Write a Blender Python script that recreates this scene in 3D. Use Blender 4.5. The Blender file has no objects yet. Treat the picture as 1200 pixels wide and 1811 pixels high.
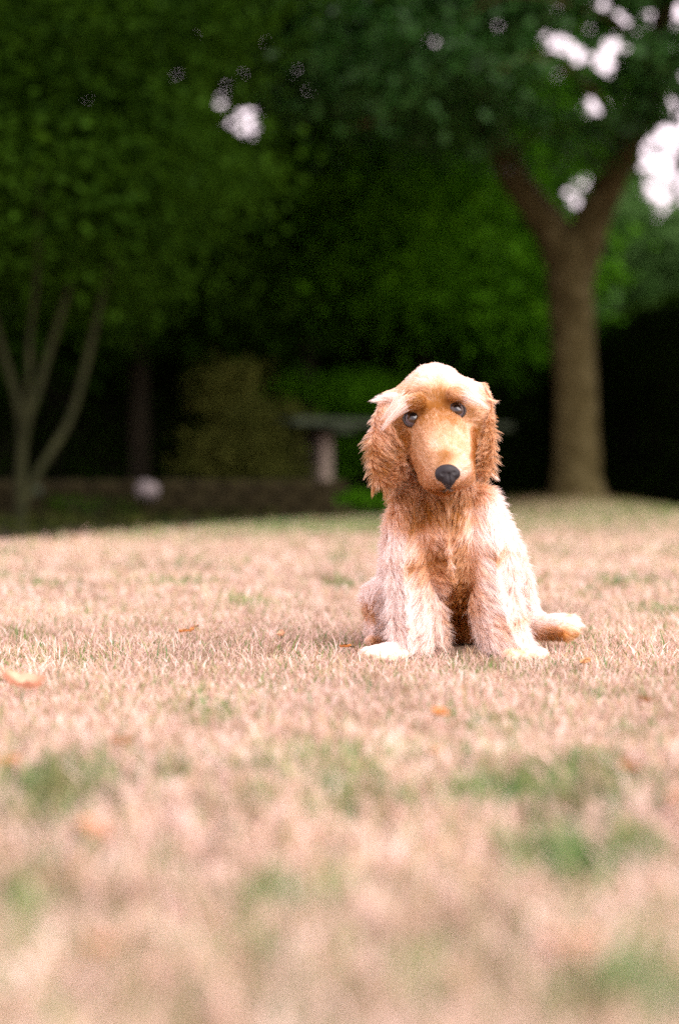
import bpy, bmesh, math
import numpy as np
from mathutils import Vector, Matrix, kdtree
from mathutils.bvhtree import BVHTree

scene = bpy.context.scene
COL = scene.collection
R = math.radians

# ------------------------------------------------------------------ camera, sky, sun, exposure
CAM_H = 0.258          # camera height above the lawn (photographer lying down)
FPX = 2515.0           # focal length in photograph pixels (50 mm on a 36 mm tall frame)
HOR = 845.0            # row of the horizon in the photograph
cam = bpy.data.cameras.new('camera')
cam.sensor_fit = 'VERTICAL'; cam.sensor_height = 36.0; cam.sensor_width = 24.0
cam.lens = 50.0
cam.shift_y = -(905.5 - HOR) / 1811.0
cam.clip_start = 0.05; cam.clip_end = 500
cam.dof.use_dof = True
cam.dof.focus_distance = 2.04
cam.dof.aperture_fstop = 1.7
cam_o = bpy.data.objects.new('camera', cam); COL.objects.link(cam_o)
cam_o.location = (0, 0, CAM_H); cam_o.rotation_euler = (R(90), 0, 0)
scene.camera = cam_o

SUN_EL, SUN_AZ = R(44), R(128)
world = bpy.data.worlds.new('World'); scene.world = world; world.use_nodes = True
nt = world.node_tree; nt.nodes.clear()
sky = nt.nodes.new('ShaderNodeTexSky'); sky.sky_type = 'NISHITA'; sky.sun_disc = False
sky.sun_elevation = SUN_EL; sky.sun_rotation = SUN_AZ; sky.dust_density = 2.0; sky.air_density = 1.0
cl = nt.nodes.new('ShaderNodeRGB'); cl.outputs[0].default_value = (11.2, 9.0, 9.5, 1)   # bright even cloud
mx = nt.nodes.new('ShaderNodeMixRGB'); mx.inputs[0].default_value = 0.82
bg = nt.nodes.new('ShaderNodeBackground'); bg.inputs[1].default_value = 0.083
wo = nt.nodes.new('ShaderNodeOutputWorld')
nt.links.new(sky.outputs[0], mx.inputs[1]); nt.links.new(cl.outputs[0], mx.inputs[2])
nt.links.new(mx.outputs[0], bg.inputs[0]); nt.links.new(bg.outputs[0], wo.inputs[0])
sun = bpy.data.lights.new('sun', 'SUN'); sun.energy = 1.9; sun.angle = R(65); sun.color = (1.0, 0.90, 0.84)
sun_o = bpy.data.objects.new('sun', sun); COL.objects.link(sun_o)
sd = Vector((math.sin(SUN_AZ)*math.cos(SUN_EL), math.cos(SUN_AZ)*math.cos(SUN_EL), math.sin(SUN_EL)))
sun_o.rotation_euler = sd.to_track_quat('Z', 'Y').to_euler()
sun_o.location = (0, 0, 20)
vs = scene.view_settings
vs.view_transform = 'Standard'; vs.look = 'None'; vs.gamma = 1.0; vs.exposure = 1.55; vs.use_curve_mapping = False
cy = scene.cycles
cy.use_denoising = False
cy.max_bounces = 14; cy.diffuse_bounces = 5; cy.glossy_bounces = 8; cy.transmission_bounces = 10; cy.transparent_max_bounces = 8
cy.caustics_reflective = False; cy.caustics_refractive = False

# ------------------------------------------------------------------ helpers
rng = np.random.default_rng(11)

def W(px, py, D):
    """Design-time conversion of a measured direction and distance into metres."""
    return np.array([(px-600.0)/FPX*D, D, CAM_H-(py-HOR)/FPX*D])

def proj(p):
    return 600.0 + p[:, 0]/p[:, 1]*FPX, HOR - (p[:, 2]-CAM_H)/p[:, 1]*FPX

def vnoise(p, seed=0):
    """smooth lattice noise in [0,1], p is (n,3) or (n,2)"""
    p = np.asarray(p, float)
    if p.shape[1] == 2: p = np.c_[p, np.full(len(p), .37)]
    i = np.floor(p).astype(np.int64); f = p-i; f = f*f*(3-2*f)
    def h(a, b, c):
        n = (a*73856093) ^ (b*19349663) ^ (c*83492791) ^ (seed*2654435761)
        n = (n ^ (n >> 13)) * 1274126177 & 0x7fffffff
        n = (n ^ (n >> 16)) * 668265263 & 0x7fffffff
        return ((n ^ (n >> 15)) & 0xffff)/65535.0
    o = 0
    for a in (0, 1):
        for b in (0, 1):
            for c in (0, 1):
                w = (f[:, 0] if a else 1-f[:, 0])*(f[:, 1] if b else 1-f[:, 1])*(f[:, 2] if c else 1-f[:, 2])
                o = o + w*h(i[:, 0]+a, i[:, 1]+b, i[:, 2]+c)
    return o

def tag(o, label=None, cat=None, group=None, kind=None):
    if label: o['label'] = label
    if cat: o['category'] = cat
    if group: o['group'] = group
    if kind: o['kind'] = kind
    return o

def link(name, data, parent=None, mat=None):
    o = bpy.data.objects.new(name, data); COL.objects.link(o)
    if parent is not None: o.parent = parent
    if mat is not None:
        data.materials.append(mat)
    return o

def empty(name, loc=(0, 0, 0)):
    o = bpy.data.objects.new(name, None); COL.objects.link(o); o.location = loc
    o.empty_display_size = .1
    return o

def fastmesh(name, verts, faces_flat, starts, totals, colors=None, smooth=False):
    me = bpy.data.meshes.new(name)
    me.vertices.add(len(verts)); me.vertices.foreach_set('co', np.asarray(verts, np.float32).ravel())
    me.loops.add(len(faces_flat)); me.loops.foreach_set('vertex_index', np.asarray(faces_flat, np.int32))
    me.polygons.add(len(starts)); me.polygons.foreach_set('loop_start', np.asarray(starts, np.int32))
    me.polygons.foreach_set('loop_total', np.asarray(totals, np.int32))
    if smooth: me.polygons.foreach_set('use_smooth', np.ones(len(starts), bool))
    if colors is not None:
        a = me.attributes.new('tint', 'FLOAT_COLOR', 'POINT')
        c = np.c_[colors, np.ones(len(colors))].astype(np.float32)
        a.data.foreach_set('color', c.ravel())
    me.update(calc_edges=True)
    return me

def smoothstep(a, b, x):
    t = np.clip((x-a)/(b-a), 0, 1); return t*t*(3-2*t)

# ------------------------------------------------------------------ materials
def newmat(name):
    m = bpy.data.materials.new(name); m.use_nodes = True
    n = m.node_tree; b = n.nodes['Principled BSDF']
    return m, n, b

def noise_color(n, scale, stops, detail=6, rough=.6, coord='Object', dist=0.0):
    tc = n.nodes.new('ShaderNodeTexCoord'); no = n.nodes.new('ShaderNodeTexNoise')
    no.inputs['Scale'].default_value = scale; no.inputs['Detail'].default_value = detail
    no.inputs['Roughness'].default_value = rough; no.inputs['Distortion'].default_value = dist
    n.links.new(tc.outputs[coord], no.inputs['Vector'])
    cr = n.nodes.new('ShaderNodeValToRGB')
    cr.color_ramp.elements[0].position = stops[0][0]; cr.color_ramp.elements[0].color = (*stops[0][1], 1)
    cr.color_ramp.elements[1].position = stops[-1][0]; cr.color_ramp.elements[1].color = (*stops[-1][1], 1)
    for p, c in stops[1:-1]:
        e = cr.color_ramp.elements.new(p); e.color = (*c, 1)
    n.links.new(no.outputs['Fac'], cr.inputs[0])
    return cr, no, tc

def bump(n, b, src, strength, dist):
    bp = n.nodes.new('ShaderNodeBump'); bp.inputs['Strength'].default_value = strength
    bp.inputs['Distance'].default_value = dist
    n.links.new(src, bp.inputs['Height']); n.links.new(bp.outputs[0], b.inputs['Normal'])

def simple_mat(name, scale, stops, rough=.8, bmp=.3, bd=.01, dist=0.0, spec=.5):
    m, n, b = newmat(name)
    cr, no, tc = noise_color(n, scale, stops, dist=dist)
    n.links.new(cr.outputs[0], b.inputs['Base Color']); b.inputs['Roughness'].default_value = rough
    b.inputs['Specular IOR Level'].default_value = spec
    bump(n, b, no.outputs['Fac'], bmp, bd)
    return m

def leaf_mat(name, transl=.25, rough=.45, spec=.5):
    """leaf material: colour of each leaf from its own 'tint' attribute, some light passes through"""
    m, n, b = newmat(name)
    at = n.nodes.new('ShaderNodeAttribute'); at.attribute_name = 'tint'
    n.links.new(at.outputs['Color'], b.inputs['Base Color'])
    b.inputs['Roughness'].default_value = rough; b.inputs['Specular IOR Level'].default_value = spec
    if transl > 0:
        tr = n.nodes.new('ShaderNodeBsdfTranslucent'); n.links.new(at.outputs['Color'], tr.inputs[0])
        ms = n.nodes.new('ShaderNodeMixShader'); ms.inputs[0].default_value = transl
        n.links.new(b.outputs[0], ms.inputs[1]); n.links.new(tr.outputs[0], ms.inputs[2])
        n.links.new(ms.outputs[0], n.nodes['Material Output'].inputs[0])
    return m

M_LEAF = leaf_mat('leaf', .38, .6, .03)
M_GLOSSLEAF = leaf_mat('waxy_leaf', .34, .42, .18)
M_GRASS = leaf_mat('grass_blade', .3, .6, .3)
M_LITTER = leaf_mat('dry_leaf', .2, .6, .3)
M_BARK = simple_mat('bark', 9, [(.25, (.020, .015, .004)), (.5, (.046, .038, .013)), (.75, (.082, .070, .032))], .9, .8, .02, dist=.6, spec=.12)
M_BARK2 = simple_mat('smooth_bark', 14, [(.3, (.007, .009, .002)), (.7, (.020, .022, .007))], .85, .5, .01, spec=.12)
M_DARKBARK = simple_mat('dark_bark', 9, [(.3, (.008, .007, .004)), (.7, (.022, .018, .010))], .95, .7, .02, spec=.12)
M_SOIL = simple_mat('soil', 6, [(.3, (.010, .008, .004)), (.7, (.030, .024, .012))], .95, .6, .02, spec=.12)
M_WOOD = simple_mat('weathered_wood', 12, [(.3, (.018, .026, .014)), (.7, (.042, .056, .034))], .8, .4, .004, dist=1.5, spec=.15)
M_PALEWOOD = simple_mat('pale_wood', 10, [(.3, (.10, .08, .06)), (.7, (.20, .16, .125))], .8, .4, .004, dist=1.0)
M_GREYSTONE = simple_mat('grey_stone', 18, [(.3, (.10, .09, .09)), (.7, (.20, .175, .175))], .85, .5, .01, spec=.2)
M_STONE = simple_mat('pale_stone', 18, [(.3, (.33, .29, .29)), (.7, (.55, .49, .48))], .85, .5, .01)
M_WALLST = simple_mat('mossy_stone', 11, [(.3, (.007, .007, .002)), (.55, (.018, .014, .005)), (.75, (.011, .015, .004))], .95, .7, .02, spec=.12)
M_CORE = simple_mat('hedge_twigs', 8, [(.3, (.004, .005, .002)), (.7, (.012, .013, .006))], 1, .5, .02, spec=.1)

# ------------------------------------------------------------------ ground
def ground_z(x, y):
    m = .125*np.exp(-(((x-1.66)/.62)**2 + ((y-10.1)/2.2)**2)/1.0)
    s = .055*smoothstep(1.6, 3.2, x)*smoothstep(7, 10, y)
    und = .006*(vnoise(np.c_[np.ravel(x)*1.1, np.ravel(y)*1.1], 3)-.5).reshape(np.shape(x))
    return m + und

def sheet(name, xs, ys, off=0.0, mask=None):
    X, Y = np.meshgrid(xs, ys)
    Z = ground_z(X, Y) + off
    v = np.c_[X.ravel(), Y.ravel(), Z.ravel()]
    nx, ny = len(xs), len(ys)
    i, j = np.meshgrid(np.arange(nx-1), np.arange(ny-1))
    a = (j*nx+i).ravel()
    q = np.c_[a, a+1, a+nx+1, a+nx]
    if mask is not None:
        c = (v[q].mean(1)); q = q[mask(c[:, 0], c[:, 1])]
        used = np.unique(q); remap = -np.ones(len(v), int); remap[used] = np.arange(len(used)); v = v[used]; q = remap[q]
    return fastmesh(name, v, q.ravel(), np.arange(len(q))*4, np.full(len(q), 4), smooth=True)

EDGE = np.array([(-9, 3.4), (-3.2, 5.3), (-1.36, 5.75), (-.90, 7.2), (-.35, 8.5), (.25, 9.4), (.9, 10.9), (1.7, 11.9), (2.6, 11.9), (2.95, 10.6), (3.5, 6), (3.9, 0), (4, -8)])
def bed_depth(x, y):
    """>0 beyond the edge of the lawn"""
    yb = np.interp(x, EDGE[:10, 0], EDGE[:10, 1])
    d1 = y-yb
    xr = np.interp(y, EDGE[::-1][:4, 1], EDGE[::-1][:4, 0])
    return np.where(x < 2.6, d1, np.maximum(x-xr, y-11.4))

m, n, b = newmat('dry_lawn_soil')
cr, no, tc = noise_color(n, 3.0, [(.3, (.42, .31, .24)), (.55, (.35, .26, .18)), (.78, (.22, .20, .10))], detail=10, rough=.7)
n.links.new(cr.outputs[0], b.inputs['Base Color']); b.inputs['Roughness'].default_value = .95
b.inputs['Specular IOR Level'].default_value = .1
no2 = n.nodes.new('ShaderNodeTexNoise'); no2.inputs['Scale'].default_value = 120; n.links.new(tc.outputs['Object'], no2.inputs['Vector'])
bump(n, b, no2.outputs['Fac'], .8, .01)
M_GROUND = m
xs = np.r_[-200, -60, -20, np.linspace(-8, 8, 90), 20, 60, 200]
ys = np.r_[-200, -60, -20, -8, np.linspace(-4, 16, 110), 24, 40, 80, 300]
g = link('ground', sheet('ground', xs, ys), mat=M_GROUND); tag(g, kind='structure')
xs2 = np.r_[np.linspace(-14, 14, 240)]; ys2 = np.linspace(-6, 26, 280)
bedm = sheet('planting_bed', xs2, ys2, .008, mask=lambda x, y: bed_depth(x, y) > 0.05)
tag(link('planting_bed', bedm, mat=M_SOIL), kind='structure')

# ------------------------------------------------------------------ tubes (trunks, limbs)
def tube(bm, pts, radii, seg=10, wob=.06, seed=0):
    pts = [Vector(p) for p in pts]
    # resample with catmull-rom
    P, Rr = [], []
    n = len(pts)
    for i in range(n-1):
        p0 = pts[max(i-1, 0)]; p1 = pts[i]; p2 = pts[i+1]; p3 = pts[min(i+2, n-1)]
        for k in range(5):
            t = k/5
            P.append(.5*((2*p1)+(-p0+p2)*t+(2*p0-5*p1+4*p2-p3)*t*t+(-p0+3*p1-3*p2+p3)*t**3))
            Rr.append(radii[i]*(1-t)+radii[i+1]*t)
    P.append(pts[-1]); Rr.append(radii[-1])
    rings = []
    rs = np.random.default_rng(seed)
    ph = rs.random(4)*6.28
    q = None
    for i, (p, r) in enumerate(zip(P, Rr)):
        d = (P[min(i+1, len(P)-1)]-P[max(i-1, 0)]).normalized()
        if q is None: q = d.to_track_quat('Z', 'Y')
        else: q = (q @ Vector((0, 0, 1))).rotation_difference(d) @ q
        ring = []
        for s in range(seg):
            a = 2*math.pi*s/seg
            rr = r*(1+wob*math.sin(3*a+ph[0]+i*.15)+wob*.6*math.sin(5*a+ph[1]-i*.3)+wob*.5*math.sin(i*.9+ph[2]+a))
            ring.append(bm.verts.new(p+q @ Vector((rr*math.cos(a), rr*math.sin(a), 0))))
        rings.append(ring)
    for a, b_ in zip(rings[:-1], rings[1:]):
        for s in range(seg):
            bm.faces.new((a[s], a[(s+1) % seg], b_[(s+1) % seg], b_[s]))
    bm.faces.new(rings[-1]); bm.faces.new(rings[0][::-1])

def bmobj(name, bm, mat, parent=None, smooth=True):
    me = bpy.data.meshes.new(name); bm.to_mesh(me); bm.free()
    if smooth: me.polygons.foreach_set('use_smooth', np.ones(len(me.polygons), bool))
    return link(name, me, parent, mat)

# ------------------------------------------------------------------ leaves
def rot_basis(n_, down=0.0, rs=rng):
    """random leaf frames: u along the leaf, v across, w the normal"""
    u = rs.normal(size=(n_, 3)); u[:, 2] = u[:, 2]*.5-down
    u /= np.linalg.norm(u, axis=1)[:, None]
    w = rs.normal(size=(n_, 3)); w[:, 2] += .9
    w -= (w*u).sum(1)[:, None]*u
    w /= np.linalg.norm(w, axis=1)[:, None]
    v = np.cross(w, u)
    return u, v, w

def leaves_mesh(name, pts, size, colors, down=.35, aspect=.55, rs=rng, frames=None):
    n_ = len(pts)
    u, v, w = frames if frames is not None else rot_basis(n_, down, rs)
    L = (size*rs.uniform(.65, 1.25, n_))[:, None]; Wd = L*aspect
    base = pts
    L1 = pts+u*L*.32+v*Wd*.5+w*Wd*.12
    L2 = pts+u*L*.68+v*Wd*.40+w*Wd*.05
    T = pts+u*L-w*L*.12
    R2 = pts+u*L*.68-v*Wd*.40+w*Wd*.05
    R1 = pts+u*L*.32-v*Wd*.5+w*Wd*.12
    V = np.stack([base, L1, L2, T, R2, R1], 1).reshape(-1, 3)
    o = (np.arange(n_)*6)[:, None]
    F = np.concatenate([o+np.array([0, 1, 2, 3]), o+np.array([0, 3, 4, 5])], 1).ravel()
    k = 2*n_
    return fastmesh(name, V, F, np.arange(k)*4, np.full(k, 4), np.repeat(colors, 6, 0))

# sky openings cut through the leaves along camera sight lines: image centre, radii
GAPS = []
def gap(px, py, rx, ry, D0=5.5, D1=26):
    GAPS.append((px, py, rx, ry, D0, D1))
def keep_mask(p, jitter=.25, rs=rng, size=.1):
    k = np.ones(len(p), bool)
    X, Y = proj(p)
    for (px, py, rx, ry, D0, D1) in GAPS:
        mg = size*(.36 if rx > 12 else (.55 if rx > 8 else .5))*FPX/p[:, 1]
        d = ((X-px)/(rx+mg))**2+((Y-py)/(ry+mg))**2
        frag = (vnoise(p*np.array([9, 3, 9]), 77)-.5)*1.3*(1 if rx > 12 else .4)
        k &= ~((d < 1+frag+rs.normal(size=len(p))*jitter) & (rs.random(len(p)) > ((.035 if size < .1 else (.08 if size < .2 else 0)) if rx > 12 else 0)) & (p[:, 1] > D0) & (p[:, 1] < D1))
    return k
for a in [(985, 85, 30, 22), (960, 75, 14, 22), (1022, 92, 24, 10), (1070, 108, 22, 10), (988, 15, 17, 12), (1090, 78, 16, 16),
          (985, 130, 16, 8), (1160, 30, 10, 22), (1062, 6, 20, 8), (1052, 185, 22, 12), (1095, 35, 12, 12), (1040, 40, 18, 8),
          (1150, 252, 18, 14), (1182, 236, 15, 17), (1135, 288, 17, 12), (1168, 292, 26, 17), (1196, 268, 14, 20), (1196, 310, 14, 12), (1150, 335, 13, 9), (1178, 352, 26, 15), (1165, 378, 16, 8), (1210, 345, 14, 20), (1220, 215, 20, 20), (1250, 300, 25, 60), (1190, 185, 15, 13), (995, 335, 14, 18), (1018, 365, 15, 20),
          (1035, 318, 12, 9), (436, 128, 26, 8), (443, 198, 26, 20), (404, 215, 14, 9), (385, 178, 9, 8), (395, 150, 9, 9),
          (440, 235, 16, 9), (450, 12, 18, 6), (765, 65, 10, 14), (312, 128, 6, 5), (152, 172, 7, 6), (348, 58, 6, 5), (510, 48, 6, 5), (465, 72, 8, 6), (725, 95, 7, 6), (527, 120, 6, 5), (545, 158, 6, 5), (205, 185, 6, 5), (865, 42, 8, 7), (893, 43, 8, 7), (1195, 20, 12, 14), (760, 18, 7, 5)]:
    if a[2] > 12 and a[3] > 8:      # a ragged cluster of openings instead of one hole
        gr_ = np.random.default_rng(int(a[0]*7+a[1]))
        for k in range(6 if a[2] > 20 else 4):
            th = gr_.random()*6.283; q = gr_.uniform(.15, 1.15)
            gap(a[0]+a[2]*q*math.cos(th), a[1]+a[3]*q*math.sin(th), gr_.uniform(1.5, 5), gr_.uniform(1.5, 4.5))
    else:
        gap(*a)

def crown(name, parent, lobes, nclump, per, size, pal, spread=.28, down=.35, seed=1, mat=None, twigs=0, gaps=True, shell=.5):
    """lobes: (centre, radii). Leaves hang in sprays spread through the lobes; dark gaps between the sprays."""
    rs = np.random.default_rng(seed)
    lob = np.array([[*c, *r] for c, r in lobes], float)
    vol = lob[:, 3]*lob[:, 4]*lob[:, 5]
    idx = rs.choice(len(lob), nclump, p=vol/vol.sum())
    d = rs.normal(size=(nclump, 3)); d /= np.linalg.norm(d, axis=1)[:, None]
    rr = (rs.random(nclump)**(1/3))*(1-shell)+shell*rs.uniform(.75, 1.02, nclump)
    C = lob[idx, :3]+d*rr[:, None]*lob[idx, 3:]
    # clumpiness: drop sprays where a coarse noise is low
    C = C[vnoise(C*1.3, seed) > .24]
    C = C[C[:, 2] > .1]
    nclump = len(C)
    P = np.repeat(C, per, 0)+rs.normal(size=(nclump*per, 3))*np.array([1, 1, .45])*spread
    P[:, 2] -= .25*np.abs(rs.normal(size=len(P)))*spread
    ctone = np.repeat(rs.normal(0, .30, nclump), per)
    if gaps:
        km = keep_mask(P, .25, rs, size); P = P[km]; ctone = ctone[km]
    tone = np.clip(rs.normal(.45, .14, len(P))+ctone+(vnoise(P*.9, seed+5)-.5)*.8, 0, 1)[:, None]
    pal = np.array(pal)
    colr = pal[0]*(1-tone)+pal[1]*tone
    colr *= rs.uniform(.8, 1.2, (len(P), 1))
    me = leaves_mesh(name, P, size, colr, down, .58, rs)
    link(name, me, parent, mat or M_LEAF)
    return C

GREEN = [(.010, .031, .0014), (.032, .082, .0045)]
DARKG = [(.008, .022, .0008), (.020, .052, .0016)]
MIDG = [(.030, .11, .002), (.078, .235, .006)]
BLUEG = [(.008, .036, .003), (.042, .125, .026)]

# ---- the large forked tree at the right
tree = empty('forked_tree', (1.66, 10.0, .12)); tag(tree, 'large forked tree with broad bare trunk standing on the mound right of the puppy', 'tree', None)
tree_inv = Matrix.Translation(Vector((-1.66, -10.0, -.12)))
def T(px, py, D): return Vector(W(px, py, D))
bm = bmesh.new()
tube(bm, [T(1018, 915, 10), T(1018, 890, 10), T(1018, 868, 10), T(1018, 835, 10), T(1018, 780, 10), T(1017, 700, 10), T(1014, 600, 10), T(1010, 520, 10), T(1008, 450, 10), T(1005, 415, 10)],
     [.32, .25, .20, .168, .154, .148, .152, .158, .18, .15], 22, .04, 1)
tube(bm, [T(1008, 490, 10), T(985, 425, 10), T(940, 360, 10), T(895, 290, 10.05), T(872, 220, 10.1), T(866, 130, 10.2), T(850, 30, 10.3), T(800, -120, 10.5), T(760, -330, 10.6)],
     [.15, .145, .11, .10, .095, .085, .08, .06, .03], 14, .05, 2)
tube(bm, [T(1012, 490, 10), T(1040, 410, 9.95), T(1068, 350, 9.9), T(1105, 270, 9.8), T(1140, 190, 9.7), T(1160, 90, 9.6), T(1185, -40, 9.5), T(1230, -300, 9.4)],
     [.15, .135, .11, .10, .09, .08, .07, .03], 14, .05, 3)
rs = np.random.default_rng(5)
brs = [((868, 180, 10.15), (800, 120, 9.7), (700, 90, 9.2), (560, 95, 8.7), (400, 110, 8.3), .05),
       ((872, 240, 10.1), (810, 200, 9.6), (740, 190, 9.2), (660, 215, 8.8), (590, 230, 8.6), .035),
       ((855, 50, 10.3), (780, 0, 9.8), (660, -40, 9.3), (500, -50, 8.9), (330, -20, 8.6), .045),
       ((1105, 270, 9.8), (1060, 180, 9.3), (1000, 120, 8.9), (930, 100, 8.6), (880, 130, 8.4), .035),
       ((1140, 190, 9.7), (1180, 130, 9.3), (1240, 90, 9.0), (1330, 80, 8.8), (1400, 120, 8.6), .04),
       ((1150, 120, 9.7), (1090, 40, 9.2), (1010, 10, 8.8), (900, -10, 8.6), (820, 30, 8.4), .035),
       ((866, 120, 10.2), (900, 60, 9.8), (960, 40, 9.6), (1020, 60, 9.5), (1060, 110, 9.3), .025),
       ((895, 290, 10.05), (940, 240, 9.8), (1000, 225, 9.6), (1050, 240, 9.5), (1080, 260, 9.4), .02)]
for i, br in enumerate(brs):
    tube(bm, [T(*q) for q in br[:5]], [br[5], br[5]*.8, br[5]*.6, br[5]*.4, br[5]*.15], 7, .05, 10+i)
bm.transform(tree_inv)
bmobj('trunk', bm, M_BARK, tree)

def child_crown(root, *a, **k):
    """crown built in world metres then moved into its tree's own frame"""
    before = set(bpy.data.objects)
    crown(*a, **k)
    for o in set(bpy.data.objects)-before:
        o.data.transform(Matrix.Translation(-root.location))

child_crown(tree, 'crown', tree,
      [(W(520, 40, 8.6), (1.1, .9, .42)), (W(700, 60, 9.0), (.95, 1.0, .50)), (W(860, 90, 9.3), (.75, .9, .50)), (W(1010, 110, 9.2), (.75, 1.0, .55)), (W(1150, 80, 9.2), (.8, 1.0, .55)),
       (W(1090, 225, 9.6), (.38, .6, .22)), (W(760, 180, 9.0), (.55, .7, .25)), (W(560, 170, 8.5), (.5, .6, .16)), (W(340, 110, 8.2), (.5, .6, .2)), (W(660, 110, 8.5), (.7, .7, .25)), (W(620, -180, 9.6), (2.6, 1.8, .8)), (W(1000, -280, 9.8), (2.6, 1.8, 1.3)), (W(360, 50, 8.6), (.7, .7, .35)),
       (W(1360, 40, 9.4), (1.0, 1.2, .9))],
      1500, 52, .078, BLUEG, spread=.19, seed=21, mat=M_GLOSSLEAF)

# ---- small multi-stemmed tree at the left edge of the lawn
mt = empty('multistem_tree', tuple(W(36, 938, 7.0))); tag(mt, 'slender small tree with several thin stems spreading from one base at the left lawn edge', 'tree')
bm = bmesh.new()
tube(bm, [T(36, 948, 7), T(36, 930, 7), T(37, 880, 7), T(38, 820, 7), T(40, 770, 7), T(28, 700, 7), T(8, 630, 7), T(-15, 540, 7), T(-45, 380, 7), T(-60, 200, 7)],
     [.044, .034, .029, .026, .024, .021, .018, .017, .014, .01], 10, .04, 31)
tube(bm, [T(40, 800, 7), T(50, 740, 7.02), T(68, 690, 7.05), T(88, 620, 7.1), T(110, 550, 7.1), T(140, 430, 7.2), T(150, 250, 7.3)], [.022, .021, .019, .018, .016, .013, .008], 10, .04, 32)
tube(bm, [T(42, 790, 7), T(46, 730, 6.95), T(52, 660, 6.9), T(54, 590, 6.9), T(66, 480, 6.8), T(70, 300, 6.8)], [.017, .016, .015, .013, .011, .008], 9, .04, 33)
tube(bm, [T(40, 900, 7), T(64, 842, 7.05), T(90, 800, 7.1), T(122, 745, 7.2), T(146, 670, 7.25), T(165, 590, 7.3), T(182, 520, 7.3), T(215, 400, 7.4), T(260, 240, 7.6)],
     [.020, .021, .021, .020, .020, .018, .016, .013, .008], 10, .04, 34)
bm.transform(Matrix.Translation(-mt.location))
bmobj('trunk', bm, M_BARK2, mt)
child_crown(mt, 'crown', mt,
      [(W(40, 330, 7.2), (.8, .9, .48)), (W(200, 260, 7.6), (.8, .9, .45)), (W(60, 60, 7.4), (1.0, 1.1, .6)), (W(230, -60, 7.8), (1.0, 1.0, .6)), (W(130, 470, 7.5), (.45, .6, .16)), (W(-180, 200, 7.2), (.8, 1.0, .9))],
      1500, 60, .048, GREEN, spread=.18, seed=41)

# ---- trees behind, each with its own trunk and crown
def back_tree(label, px, D, trunk_r, lean, lobes, ncl, per, size, pal, seed, bark=None, spread=.32, group='trees behind the lawn', basepy=None, htop=6.0, gaps=True):
    x = (px-600)/FPX*D
    z0 = float(ground_z(np.array(x), np.array(D)))
    r = empty('leafy_tree', (x, D, z0)); tag(r, label, 'tree', group)
    bm_ = bmesh.new()
    rs_ = np.random.default_rng(seed)
    pts = [Vector((0, 0, -.15)), Vector((0, 0, .2)), Vector((lean*.3, 0, htop*.25)), Vector((lean*.7, .1, htop*.5)), Vector((lean, .1, htop*.75)), Vector((lean*1.2, 0, htop))]
    tube(bm_, pts, [trunk_r*1.4, trunk_r, trunk_r*.85, trunk_r*.7, trunk_r*.5, trunk_r*.2], 10, .05, seed)
    for k in range(7):
        t = rs_.uniform(.3, .8); a = rs_.random()*6.28
        p0 = Vector((lean*t, .05, htop*t)); d_ = Vector((math.cos(a), math.sin(a)*.8, rs_.uniform(.1, .5)))
        l = rs_.uniform(1.0, 1.9)
        tube(bm_, [p0, p0+d_*l*.4, p0+d_*l*.7+Vector((0, 0, .05)), p0+d_*l], [trunk_r*.4, trunk_r*.3, trunk_r*.18, trunk_r*.06], 6, .05, seed+k)
    bmobj('trunk', bm_, bark or M_DARKBARK, r)
    child_crown(r, 'crown', r, lobes, ncl, per, size, pal, spread=spread, seed=seed, gaps=gaps)
    return r

back_tree('bright green tree hanging low over the dark space in the middle of the background', 530, 12.5, .10, .2,
          [(W(430, 330, 12), (1.2, 1.1, .75)), (W(620, 340, 12.3), (1.1, 1.1, .75)), (W(330, 430, 12), (.9, .9, .5)), (W(560, 470, 12.2), (1.2, .9, .35)), (W(480, 150, 12.6), (1.5, 1.3, .6)), (W(520, -60, 12.6), (1.6, 1.4, .9))],
          950, 46, .11, MIDG, 61)
back_tree('thin trunked tree behind the puppy with drooping leafy crown', 745, 13.5, .045, .1,
          [(W(770, 330, 13.2), (1.1, 1.0, .8)), (W(720, 470, 13.2), (1.0, .9, .5)), (W(850, 440, 13.4), (1.0, .9, .55)), (W(780, 120, 13.6), (1.6, 1.3, .9)), (W(830, 560, 13.8), (.8, .8, .35)), (W(760, -60, 13.6), (1.6, 1.4, .9))],
          900, 46, .11, MIDG, 62)
back_tree('tree with dark dense crown filling the background at the left', 250, 11.0, .08, -.1,
          [(W(220, 480, 11), (1.1, .9, .45)), (W(80, 430, 10.6), (1.0, .9, .6)), (W(180, 250, 11), (1.3, 1.1, .7)), (W(60, 560, 10.5), (.7, .8, .3)), (W(150, 20, 11), (1.7, 1.3, .9)), (W(330, 560, 11.4), (.8, .7, .25))],
          850, 46, .10, GREEN, 63)
back_tree('pale green tree rising above the dark hedge at the right edge', 1180, 17.0, .12, .1,
          [(W(1120, 470, 16), (1.0, 1.0, .8)), (W(1250, 470, 16), (1.2, 1.1, .8)), (W(1090, 400, 16.5), (.7, .8, .6)), (W(1010, 480, 16.5), (.9, .9, .7)), (W(1180, 560, 15.8), (1.5, 1.0, .7)), (W(930, 420, 16.5), (.8, .9, .9))],
          800, 42, .13, [(.04, .10, .02), (.10, .20, .06)], 64, htop=4.2)
back_tree('tall dark tree standing behind the gap between the leaning limbs', 930, 16.5, .12, -.2,
          [(W(900, 300, 16.2), (1.0, 1.1, 1.2)), (W(880, 80, 16.4), (1.0, 1.2, 1.2)), (W(960, -120, 16.5), (1.6, 1.3, 1.0)), (W(1060, 220, 16.6), (.5, .7, .5)), (W(870, 520, 16.5), (1.0, 1.0, .8))],
          600, 46, .13, GREEN, 65, htop=6.5)

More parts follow.
